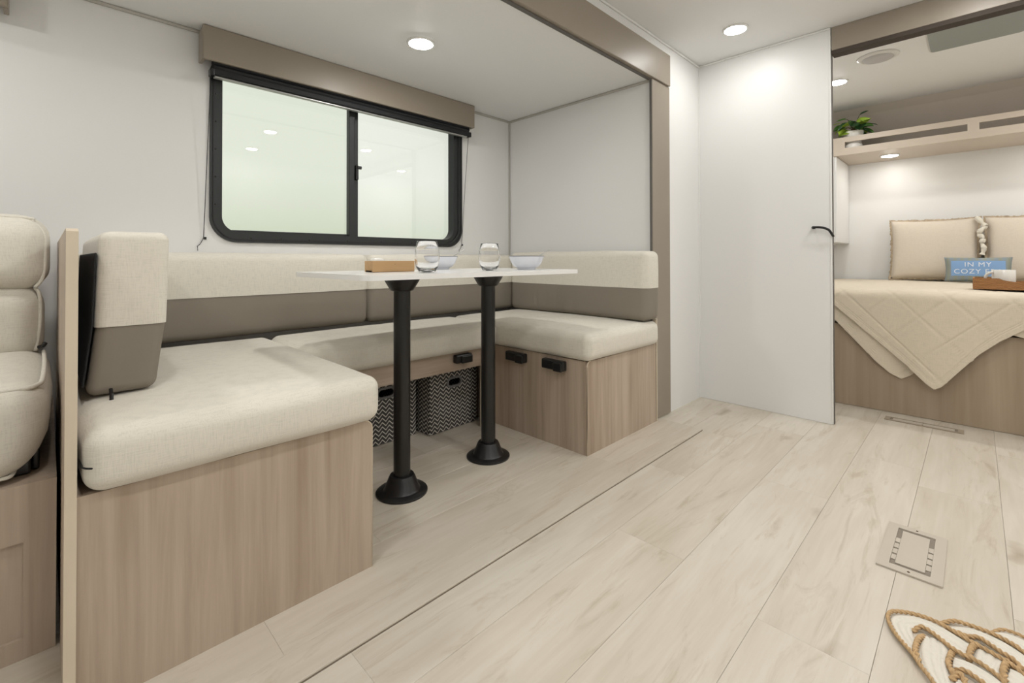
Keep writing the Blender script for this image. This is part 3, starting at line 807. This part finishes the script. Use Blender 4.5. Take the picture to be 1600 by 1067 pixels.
# ------------------------------------------------------------------ floor registers
def register(x0, x1, y0, y1, label, n=4, mt='vent', g=.026, f=.024):
    t = thing('floor_register', label, 'vent', ((x0 + x1) / 2, (y0 + y1) / 2, .0005), group='beige floor registers')
    zt = .0045
    bm = bmesh.new()
    o_ = rrect(x0, x1, y0, y1, .002, 3); i_ = rrect(x0 + g, x1 - g * .9, y0 + f, y1 - f, .002, 3)
    ring(bm, o_, i_, .0005, zt, 'Z'); obj('frame', bm, M[mt], t)
    obj('duct', B(x0 + g, x1 - g * .9, y0 + f, y1 - f, .0004, .0012), M['vent_dark'], t)
    obj('damper_plate', B(x0 + g * 1.5, x1 - g * 1.35, y0 + f + .011, y1 - f - .011, .0013, .0040, bev=.0006), M['vent'], t)
    for s in (0, 1):
        for k in range(n):
            xx = x0 + g + .03 + k * .034
            ya, yb = (y0 + f + .0005, y0 + f + .0105) if s == 0 else (y1 - f - .0105, y1 - f - .0005)
            obj('louver', B(xx, xx + .026, ya, yb, .0013, .0032), M['vent'], t)
    for xx in (x0 + .012, x1 - .012):
        obj('screw', L([(0, .0062), (.0025, .0058), (.003, .0046), (0, .0046)], 8, xx, (y0 + y1) / 2, 0), M['stem'], t)
    return t
register(1.536, 1.808, .062, .191, 'beige metal floor register between the rope mat and dinette')
register(2.945, 3.005, .044, .328, 'narrow beige floor register at the foot of the bed', 0, 'vent_tan', .010, .020)

# ------------------------------------------------------------------ rope mat (bottom right)
def floor_px(x, y, z=0.0):
    a, b = (x - 800) / FPX, -(y - CYPX) / FPX
    d = r3 * a + u3 * b + f2
    k = (z - EYE) / d.z
    return Vector((d.x * k, d.y * k, z))
def mp(cx, cy, z=0.0):
    p = floor_px(1380 + cx * .1375, 950 + cy * .1375); p.z = z; return p
mat_c = mp(1330, 1010)
rm = thing('rope_mat', 'white cotton and jute rope knotted mat on the floor', 'mat', (mat_c.x, mat_c.y, 0))
ropes = [   # (points in the survey frame of the mat, radius, height)
    ([(1750, 900), (1500, 720), (1240, 560), (1000, 430), (860, 345), (700, 250), (520, 165), (330, 108), (180, 85), (90, 90), (55, 150), (100, 270), (190, 400), (330, 560), (440, 720), (560, 880), (680, 1060)], .0050, .009),
    ([(640, 185), (800, 188), (980, 235), (1200, 315), (1400, 410), (1600, 540), (1760, 650), (1950, 790)], .0050, .008),
    ([(335, 275), (430, 265), (540, 320), (660, 410), (780, 505), (900, 580), (1050, 650), (1190, 740), (1330, 850), (1480, 980)], .0052, .010),
    ([(720, 245), (850, 330), (960, 375), (1090, 390), (1220, 470), (1350, 560), (1480, 640), (1620, 740)], .0052, .010),
    ([(1220, 292), (1330, 283), (1440, 300), (1600, 365), (1780, 470), (1980, 640)], .0040, .007),
    ([(1380, 385), (1500, 470), (1640, 560)], .0048, .009),
    ([(470, 330), (410, 390), (375, 470), (370, 540), (410, 620)], .0062, .008),
    ([(790, 500), (770, 580), (745, 660), (770, 740), (830, 800)], .0060, .008),
    ([(1080, 425), (1020, 480), (985, 560), (980, 620)], .0064, .008),
    ([(1430, 610), (1400, 680), (1370, 760), (1390, 850)], .0068, .008),
    ([(810, 720), (920, 765), (1060, 850), (1200, 960), (1300, 1060)], .0052, .010),
    ([(780, 830), (850, 800), (920, 850), (960, 960)], .0068, .008),
    ([(1460, 690), (1600, 740), (1760, 840)], .0050, .009),
]
bands = [   # (edge a, edge b, height)
    ([(1000, 440), (860, 345), (700, 250), (520, 165), (330, 108), (180, 92), (100, 105), (62, 160), (105, 270), (195, 400), (330, 555), (420, 680)],
     [(930, 590), (780, 500), (660, 405), (540, 315), (430, 270), (340, 275), (335, 290), (340, 310), (350, 340), (365, 380), (375, 440), (400, 560)], .006),
    ([(440, 330), (405, 420), (410, 490), (430, 600), (500, 760), (640, 960)], [(700, 410), (745, 480), (750, 560), (740, 680), (750, 800), (800, 960)], .005),
    ([(1080, 440), (1040, 520), (1030, 600), (1100, 690)], [(1390, 590), (1390, 680), (1340, 760), (1340, 850)], .005),
    ([(720, 240), (880, 235), (1000, 250), (1200, 325), (1400, 420), (1600, 550), (1780, 680)], [(740, 255), (860, 330), (970, 375), (1100, 400), (1250, 490), (1420, 600), (1600, 730)], .006),
    ([(1230, 300), (1340, 295), (1450, 312), (1600, 375), (1780, 480)], [(1250, 325), (1370, 385), (1490, 470), (1620, 555), (1700, 620)], .005),
    ([(800, 580), (950, 625), (1100, 695), (1280, 810), (1420, 930)], [(790, 700), (900, 760), (1040, 840), (1180, 940), (1280, 1040)], .006),
    ([(1450, 700), (1600, 760), (1760, 860)], [(1400, 850), (1500, 930), (1620, 1020)], .005),
    ([(860, 830), (960, 860), (1080, 960)], [(800, 900), (860, 980), (940, 1080)], .004),
]
def band_bm(ea, eb, z):
    A = smooth_path([mp(*p) for p in ea], 8); Bb = smooth_path([mp(*p) for p in eb], 8)
    n = min(len(A), len(Bb)); bm = bmesh.new(); m_ = 18; rows = []
    for i in range(n):
        a, b = A[i], Bb[i]; row = []
        for k in range(m_ + 1):
            t = k / m_; p = a.lerp(b, t)
            p.z = z * (1 - abs(2 * t - 1) ** 6 * .5) + .0030 * abs(math.sin(t * PI * 3)) ** .7 - .0020
            row.append(bm.verts.new(p))
        rows.append(row)
    for r0, r1 in zip(rows, rows[1:]):
        for k in range(m_): bm.faces.new((r0[k], r0[k + 1], r1[k + 1], r1[k]))
    g = bmesh.ops.extrude_face_region(bm, geom=bm.faces[:])
    for v in g['geom']:
        if isinstance(v, bmesh.types.BMVert): v.co.z = .0006
    return bm
def even(path, step):
    out = [path[0]]; acc = 0.0
    for a, b in zip(path, path[1:]):
        d = (b - a).length
        while d > 1e-9 and acc + d >= step:
            t = (step - acc) / d; a = a.lerp(b, t); d = (b - a).length; acc = 0.0; out.append(a.copy())
        acc += d
    return out
for turn in (0, 1):
    R2 = Matrix.Translation(mat_c) @ Matrix.Rotation(PI * turn, 4, 'Z') @ Matrix.Translation(-mat_c)
    for ea, eb, z in bands:
        bm = band_bm(ea, eb, z)
        if turn: bmesh.ops.transform(bm, matrix=R2, verts=bm.verts)
        obj('cotton_band', bm, M['cotton'], rm, True)
    for pts, r, z in ropes:
        P0 = [mp(a, b, z) for a, b in pts]
        P0[0].z = P0[-1].z = .001
        path = even(smooth_path(P0, 14), .0013)
        bm = T(path, r * .92, 15, twist=(3, 34, .52))
        if turn: bmesh.ops.transform(bm, matrix=R2, verts=bm.verts)
        obj('jute_rope', bm, M['jute'], rm, True)

# ------------------------------------------------------------------ bedroom: bed
bed = thing('bed_base', 'oak platform bed base in the bedroom', 'bed', (3.9, 0, 0))
obj('front_panel', B(3.105, 3.120, -1.06, 1.10, .002, .44), M['bedwood'], bed)
obj('platform', B(3.121, XF - .01, -1.06, 1.10, .40, .44), M['bedwood'], bed)
obj('side_panel', B(3.121, XF - .01, -1.06, -1.045, .002, .399), M['bedwood'], bed)
mt = soft_box(3.125, XF - .012, -1.05, 1.09, .4405, .612, .04, (10, 10, 3), (0, 0, .004))
tag(obj('mattress', mt, M['knot'], None, True), 'mattress under the cream quilt on the bed', 'mattress')

front_edge = [(1.05, .585), (.75, .60), (.62, .585), (.561, .552), (.40, .400), (.25, .258), (.175, .180), (.147, .160), (.118, .182), (.06, .262), (-.008, .352), (-.07, .415), (-.148, .479), (-.25, .54), (-.40, .585), (-1.05, .59)]
rear_edge = [(1.05, .58), (.80, .575), (.68, .545), (.561, .470), (.46, .355), (.38, .262), (.32, .205), (.275, .182), (.24, .205), (.18, .27), (.08, .40), (.0, .47), (-.08, .478), (-.105, .455), (-.16, .440), (-.30, .45), (-.5, .5), (-1.05, .55)]
def groove(Y, s):
    """stitched diamonds: depth as a function of cloth coordinates (Y across, s along)"""
    g = 0.0
    for (a, b, off) in ((.69, .724, 0), (.735, -.678, .02)):
        q = (a * Y * 1.0 + b * s * -1.0 + off) if a < .7 else (a * Y - b * s + off)
        for o_, per in ((0.0, .150), (.0,.150)):
            d = abs(((q + o_) % per) - per / 2)
            g -= .0022 * math.exp(-(d / .0035) ** 2)
    return g
def sheet(edge, xf, ztop, back, thick, hem=True, ny=280, seed=0):
    bm = bmesh.new(); rows = []
    R = .045
    for i in range(ny + 1):
        Y = 1.05 - 2.10 * i / ny
        zb = lerp_table(edge, Y)
        prof = []
        L1 = back - (xf + R)
        for k in range(26): prof.append((back - L1 * k / 26, ztop, (0, 1)))
        for k in range(10):
            a = PI / 2 * k / 9; prof.append((xf + R - R * math.sin(a), ztop - R + R * math.cos(a), (-math.sin(a), math.cos(a))))
        drop = max(.004, ztop - R - zb)
        for k in range(1, 91): prof.append((xf, ztop - R - drop * k / 90, (-1, 0)))
        row = []; s = 0; last = None
        for q, (X, Z, nn) in enumerate(prof):
            if last is not None: s += math.hypot(X - last[0], Z - last[1])
            last = (X, Z)
            sc_ = s - L1 - R * 1.57
            g = groove(Y, sc_) if sc_ > -.5 else 0
            wav = 0
            if nn[0] < -.5:
                f_ = max(0, (ztop - Z) / .45)
                wav = .006 * math.sin(Y * 14 + seed) * f_ + .010 * f_ * f_ * math.sin(Y * 6 + 1 + seed)
                if hem:
                    dd = Z - zb
                    for h_ in (.030, .040): g -= .0018 * math.exp(-((dd - h_) / .003) ** 2)
            top_w = .004 * math.sin(X * 9 + Y * 5) * math.sin(Y * 11 + X * 3) if nn[1] > .5 else 0
            row.append(bm.verts.new((X + nn[0] * (g + wav), Y, Z + nn[1] * (g + top_w))))
        rows.append(row)
    for r0, r1 in zip(rows, rows[1:]):
        for k in range(len(r0) - 1): bm.faces.new((r0[k], r0[k + 1], r1[k + 1], r1[k]))
    return bm
q = thing('quilt', 'cream stitched quilt hanging to a point over the bed front', 'quilt', (3.6, 0, .62))
for nm, ed, xf, zt, bk, th, hem, sd in (('top_layer', front_edge, 3.066, .638, XF - .05, .010, True, 0), ('under_layer', rear_edge, 3.084, .621, 3.45, .006, False, 2)):
    o = obj(nm, sheet(ed, xf, zt, bk, th, hem, 280, sd), M['quilt'], q, True)
    md = o.modifiers.new('thickness', 'SOLIDIFY'); md.thickness = th; md.offset = -1

# pillows
def pil(u, v, T_):
    return T_ * (max(0, 1 - abs(u) ** 3.2) * max(0, 1 - abs(v) ** 3.2)) ** .42
def pillow_bm(w, h, T_, n=26, pinch=.06):
    bm = bmesh.new()
    def grid(sg):
        G = []
        for i in range(n + 1):
            r_ = []
            for j in range(n + 1):
                u, v = -1 + 2 * i / n, -1 + 2 * j / n
                r_.append(bm.verts.new((sg * pil(u, v, T_), u * w / 2 * (1 - pinch * (1 - v * v)), h / 2 + v * h / 2 * (1 - pinch * (1 - u * u)))))
            G.append(r_)
        for i in range(n):
            for j in range(n):
                bm.faces.new((G[i][j], G[i + 1][j], G[i + 1][j + 1], G[i][j + 1]))
        return G
    grid(1); grid(-1)
    bmesh.ops.remove_doubles(bm, verts=bm.verts, dist=1e-5)
    return bm
def pillow_edge(w, h, pinch, m_=60):
    e = []
    for (a, b) in (((-1, -1), (1, -1)), ((1, -1), (1, 1)), ((1, 1), (-1, 1)), ((-1, 1), (-1, -1))):
        for k in range(m_):
            t = k / m_; u, v = a[0] + (b[0] - a[0]) * t, a[1] + (b[1] - a[1]) * t
            e.append((u * w / 2 * (1 - pinch * (1 - v * v)), h / 2 + v * h / 2 * (1 - pinch * (1 - u * u))))
    return e
def throw(x, y, rz, label, seed, knots):
    t = thing('throw_pillow', label, 'pillow', (x, y, .648), (0, math.radians(10), rz), group='beige throw pillows on the bed')
    w, h, T_ = .475, .44, .070
    obj('cover', pillow_bm(w, h, T_), M['pillow'], t, True, local=True)
    rnd = random.Random(seed); e = pillow_edge(w, h, .06); bm = bmesh.new(); A, Bv = [], []
    n = len(e)
    for i, (yy, zz) in enumerate(e):
        d = Vector((0, yy, zz - h / 2)); d.normalize(); k = .012 + rnd.uniform(-.004, .006)
        A.append([bm.verts.new((sx_ * .003, yy - d.y * .004, zz - d.z * .004)) for sx_ in (-1, 1)])
        Bv.append([bm.verts.new((sx_ * .0015 + rnd.uniform(-.004, .004), yy + d.y * k, zz + d.z * k)) for sx_ in (-1, 1)])
    for i in range(n):
        j = (i + 1) % n
        bm.faces.new((A[i][0], A[j][0], Bv[j][0], Bv[i][0])); bm.faces.new((A[i][1], Bv[i][1], Bv[j][1], A[j][1])); bm.faces.new((Bv[i][0], Bv[j][0], Bv[j][1], Bv[i][1]))
    obj('fringe', bm, M['fringe'], t, True, local=True)
    if knots:
        kp = smooth_path([(-.040, knots + .030, .435), (-.050, knots + .006, .395), (-.046, knots - .012, .365), (-.055, knots + .012, .335), (-.046, knots + .016, .31), (-.052, knots, .285), (-.045, knots + .004, .25), (-.050, knots - .004, .21), (-.046, knots + .006, .17)], 6)
        kr = [.009 + .007 * abs(math.sin(i * .42)) for i in range(len(kp))]
        obj('tie', T(kp, kr, 10), M['knot'], t, True, local=True)
    return t
throw(4.44, .215, .02, 'beige fringed throw pillow on the left of the bed', 3, -.250)
throw(4.44, -.280, -.02, 'beige fringed throw pillow cut off by the right edge', 4, 0)

tp = thing('lettered_pillow', 'small blue and grey lumbar pillow lettered IN MY COZY ERA', 'pillow', (4.27, -.008, .646), (0, math.radians(12), .03))
w, h, T_ = .318, .165, .042
obj('cover', pillow_bm(w, h, T_, 26, .05), M['plaid'], tp, True, local=True)
def on_front(yy, zz, off):
    u = yy / (w / 2); v = (zz - h / 2) / (h / 2)
    u /= (1 - .05 * (1 - v * v)); v /= (1 - .05 * (1 - u * u))
    return -(pil(max(-1, min(1, u)), max(-1, min(1, v)), T_) + off)
bm = bmesh.new(); G = []
for i in range(31):
    r_ = []
    for j in range(17):
        yy, zz = -.125 + .25 * i / 30, .034 + .100 * j / 16
        r_.append(bm.verts.new((on_front(yy, zz, .0012), yy, zz)))
    G.append(r_)
for i in range(30):
    for j in range(16): bm.faces.new((G[i][j], G[i + 1][j], G[i + 1][j + 1], G[i][j + 1]))
obj('blue_panel', bm, M['blue'], tp, True, local=True)
for txt, zc, size in (('IN MY', .094, .043), ('COZY ERA', .048, .043)):
    fc = bpy.data.curves.new('lettering', 'FONT'); fc.body = txt; fc.size = size; fc.align_x = 'CENTER'; fc.space_character = 1.12; fc.offset = 0
    fo = bpy.data.objects.new('tmp', fc); C.objects.link(fo)
    dg = bpy.context.evaluated_depsgraph_get()
    me = bpy.data.meshes.new_from_object(fo.evaluated_get(dg)); bpy.data.objects.remove(fo)
    tb_ = bmesh.new(); tb_.from_mesh(me); bpy.data.meshes.remove(me)
    bmesh.ops.triangulate(tb_, faces=tb_.faces[:]); bmesh.ops.remove_doubles(tb_, verts=tb_.verts, dist=1e-6)
    bmesh.ops.subdivide_edges(tb_, edges=tb_.edges[:], cuts=4, use_grid_fill=True); bmesh.ops.triangulate(tb_, faces=tb_.faces[:])
    todo = set(tb_.faces)
    while todo:                                   # every letter is its own patch
        st_ = [todo.pop()]; isl = list(st_)
        while st_:
            f_ = st_.pop()
            for v in f_.verts:
                for g_ in v.link_faces:
                    if g_ in todo: todo.discard(g_); st_.append(g_); isl.append(g_)
        lbm = bmesh.new(); mp_ = {}
        for f_ in isl:
            for v in f_.verts:
                if v not in mp_:
                    yy, zz = -v.co.x, zc + v.co.y
                    mp_[v] = lbm.verts.new((on_front(yy, zz, .0032), yy, zz))
            try: lbm.faces.new([mp_[v] for v in f_.verts])
            except ValueError: pass
        obj('letter', lbm, M['letter'], tp, local=True)
    tb_.free()

# tray with mug
tr = thing('serving_tray', 'woven rattan serving tray on the bed', 'tray', (3.42, -.13, .640))
bm = bmesh.new()
zt0, zt1 = .645, .700
def wall_profile(a0, a1):
    pts = [(a0, zt0), (a1, zt0), (a1, zt1)]
    for k in range(13):
        t = k / 12; a = a1 + (a0 - a1) * (.25 + .5 * t); pts.append((a, zt1 - .018 * math.sin(PI * t) ** .6 - .0))
    pts.append((a0, zt1)); return pts
y0t, y1t = -.36, .012
prism(bm, wall_profile(y0t, y1t), 3.330, 3.338, 'X'); prism(bm, wall_profile(y0t, y1t), 3.560, 3.568, 'X')
prism(bm, wall_profile(3.3385, 3.5595), y1t - .008, y1t, 'Y'); prism(bm, wall_profile(3.3385, 3.5595), y0t, y0t + .008, 'Y')
box(bm, 3.3385, 3.5595, y0t + .0085, y1t - .0085, zt0, zt0 + .006)
obj('body', bm, M['tray'], tr)
mg = thing('mug', 'white mug standing on the rattan tray', 'mug', (3.44, -.100, .652))
obj('body', L([(0, .001), (.036, .001), (.041, .006), (.043, .03), (.043, .088), (.041, .0895), (.039, .088), (.039, .01), (0, .008)], 40, 3.44, -.100, .652), M['white_cer'], mg, True)
hpts = [(3.44 - .02 + .012 * 0, -.100 + .036 + .030 * math.sin(a), .652 + .047 - .030 * math.cos(a)) for a in [PI * k / 14 for k in range(15)]]
obj('handle', T(hpts, .0065, 10), M['white_cer'], mg, True)

# ------------------------------------------------------------------ bedroom: shelf, cabinet, plant
XS, YC = 4.114, .724
sh = thing('overhead_shelf', 'pale wooden overhead shelf with slotted rail above the bed', 'shelf', (4.35, 0, 1.556))
bm = bmesh.new()
box(bm, XS, XS + .016, YR + .02, YM - .005, 1.556, 1.607); box(bm, XS, XS + .016, YR + .02, YM - .005, 1.650, 1.687)
for ya, yb in ((.671, YM - .005), (-.022, .031), (-.73, -.675), (YR + .02, -1.08)): box(bm, XS, XS + .016, ya, yb, 1.607, 1.650)
obj('rail', bm, M['shelfwood'], sh)
obj('shelf_board', B(XS + .0165, XF - .001, YR + .02, YM - .005, 1.556, 1.572), M['shelfwood'], sh)
cb = thing('wall_cabinet', 'white cabinet hanging beside the bed under the shelf', 'cabinet', (4.35, .93, .915))
obj('body', B(XS + .004, XF - .001, YC + .014, YM - .001, .918, 1.5555), M['wall'], cb)
obj('door', B(XS + .010, XF - .004, YC, YC + .0135, .921, 1.554, bev=.002), M['wall'], cb)
# plant
px_, py_, pz_ = 4.185, .628, 1.5722
pt = thing('potted_plant', 'green leafy plant in a cream pot on the bedroom shelf', 'plant', (px_, py_, pz_))
obj('pot', L([(0, .0), (.040, .0), (.052, .014), (.055, .040), (.052, .062), (.044, .075), (.046, .092), (.056, .120), (.060, .158), (.056, .158), (.050, .120), (0, .11)], 36, px_, py_, pz_), M['white_cer'], pt, 'auto')
obj('soil', L([(0, .150), (.055, .147)], 24, px_, py_, pz_), M['soil'], pt)
lb_ = bmesh.new()
LS = [(0, 0), (.25, .30), (.5, .40), (.75, .28), (1, 0)]
cen = [lb_.verts.new((a, 0, -.10 * a * a)) for a, _ in LS]
lf = [lb_.verts.new((a, wd, .06 - .10 * a * a)) for a, wd in LS[1:-1]]; rt = [lb_.verts.new((a, -wd, .06 - .10 * a * a)) for a, wd in LS[1:-1]]
for sd_ in (lf, rt):
    lb_.faces.new((cen[0], cen[1], sd_[0])); lb_.faces.new((cen[1], cen[2], sd_[1], sd_[0])); lb_.faces.new((cen[2], cen[3], sd_[2], sd_[1])); lb_.faces.new((cen[3], cen[4], sd_[2]))
leaf_mesh = {}
for nm in ('leaf', 'leaf2', 'leaf3'):
    mm = bpy.data.meshes.new('leaf'); lb_.to_mesh(mm); mm.materials.append(M[nm])
    for p_ in mm.polygons: p_.use_smooth = True
    leaf_mesh[nm] = mm
lb_.free()
rnd = random.Random(5)
base = Vector((px_, py_, pz_ + .150))
for k in range(9):
    a = 2 * PI * k / 9 + rnd.uniform(-.2, .2); up_ = rnd.uniform(.02, .095); rr = rnd.uniform(.07, .115)
    if math.cos(a) > .3: rr *= .7
    tip = base + Vector((math.cos(a) * rr * .8, math.sin(a) * rr, up_))
    mid = base + Vector((math.cos(a) * rr * .35, math.sin(a) * rr * .35, up_ * .75))
    st = obj('stem', T(smooth_path([base, mid, tip], 4), .002, 6), M['stem'], pt, True)
    for q_ in range(3):
        o = bpy.data.objects.new('leaf', leaf_mesh[rnd.choice(['leaf', 'leaf', 'leaf2', 'leaf2', 'leaf3'])]); C.objects.link(o)
        o.parent = st
        pos = base.lerp(tip, .55 + .22 * q_)
        o.location = pos; ln = rnd.uniform(.068, .098)
        o.scale = (ln, ln, ln)
        o.rotation_euler = (rnd.uniform(-.6, .6), rnd.uniform(-.3, .8), a + rnd.uniform(-1.2, 1.2))
st = obj('stem', T(smooth_path([base, base + Vector((0, -.015, .07)), base + Vector((0, -.035, .125))], 4), .0015, 6), M['stem'], pt, True)
o = bpy.data.objects.new('leaf', leaf_mesh['leaf3']); C.objects.link(o); o.parent = st; o.location = base + Vector((0, -.035, .125)); o.scale = (.06, .06, .06); o.rotation_euler = (.5, -.5, -1.4)

# ceiling fittings of the bedroom
sp = thing('ceiling_speaker', 'round white ceiling speaker in the bedroom', 'speaker', (3.245, .376, ZC))
obj('ring', L([(.070, -.0005), (.095, -.0005), (.094, -.004), (.076, -.012), (.070, -.010)], 48, 3.245, .376, ZC), M['hatch_rim'], sp, True)
obj('grille', L([(.071, -.006), (.062, -.016), (.03, -.019), (0, -.0195)], 48, 3.245, .376, ZC), M['mesh_metal'], sp, True)
hv = thing('roof_vent', 'square grey roof vent lid in the bedroom ceiling', 'vent', (3.19, -.01, ZC))
obj('lid', PR(rrect(3.02, 3.365, -.178, .163, .018, 5), ZC - .010, ZC - .0005, 'Z'), M['hatch'], hv)
obj('rim', ring(bmesh.new(), rrect(3.012, 3.373, -.186, .171, .022, 5), rrect(3.0205, 3.3645, -.1775, .1625, .018, 5), ZC - .004, ZC - .0003, 'Z'), M['hatch_rim'], hv)
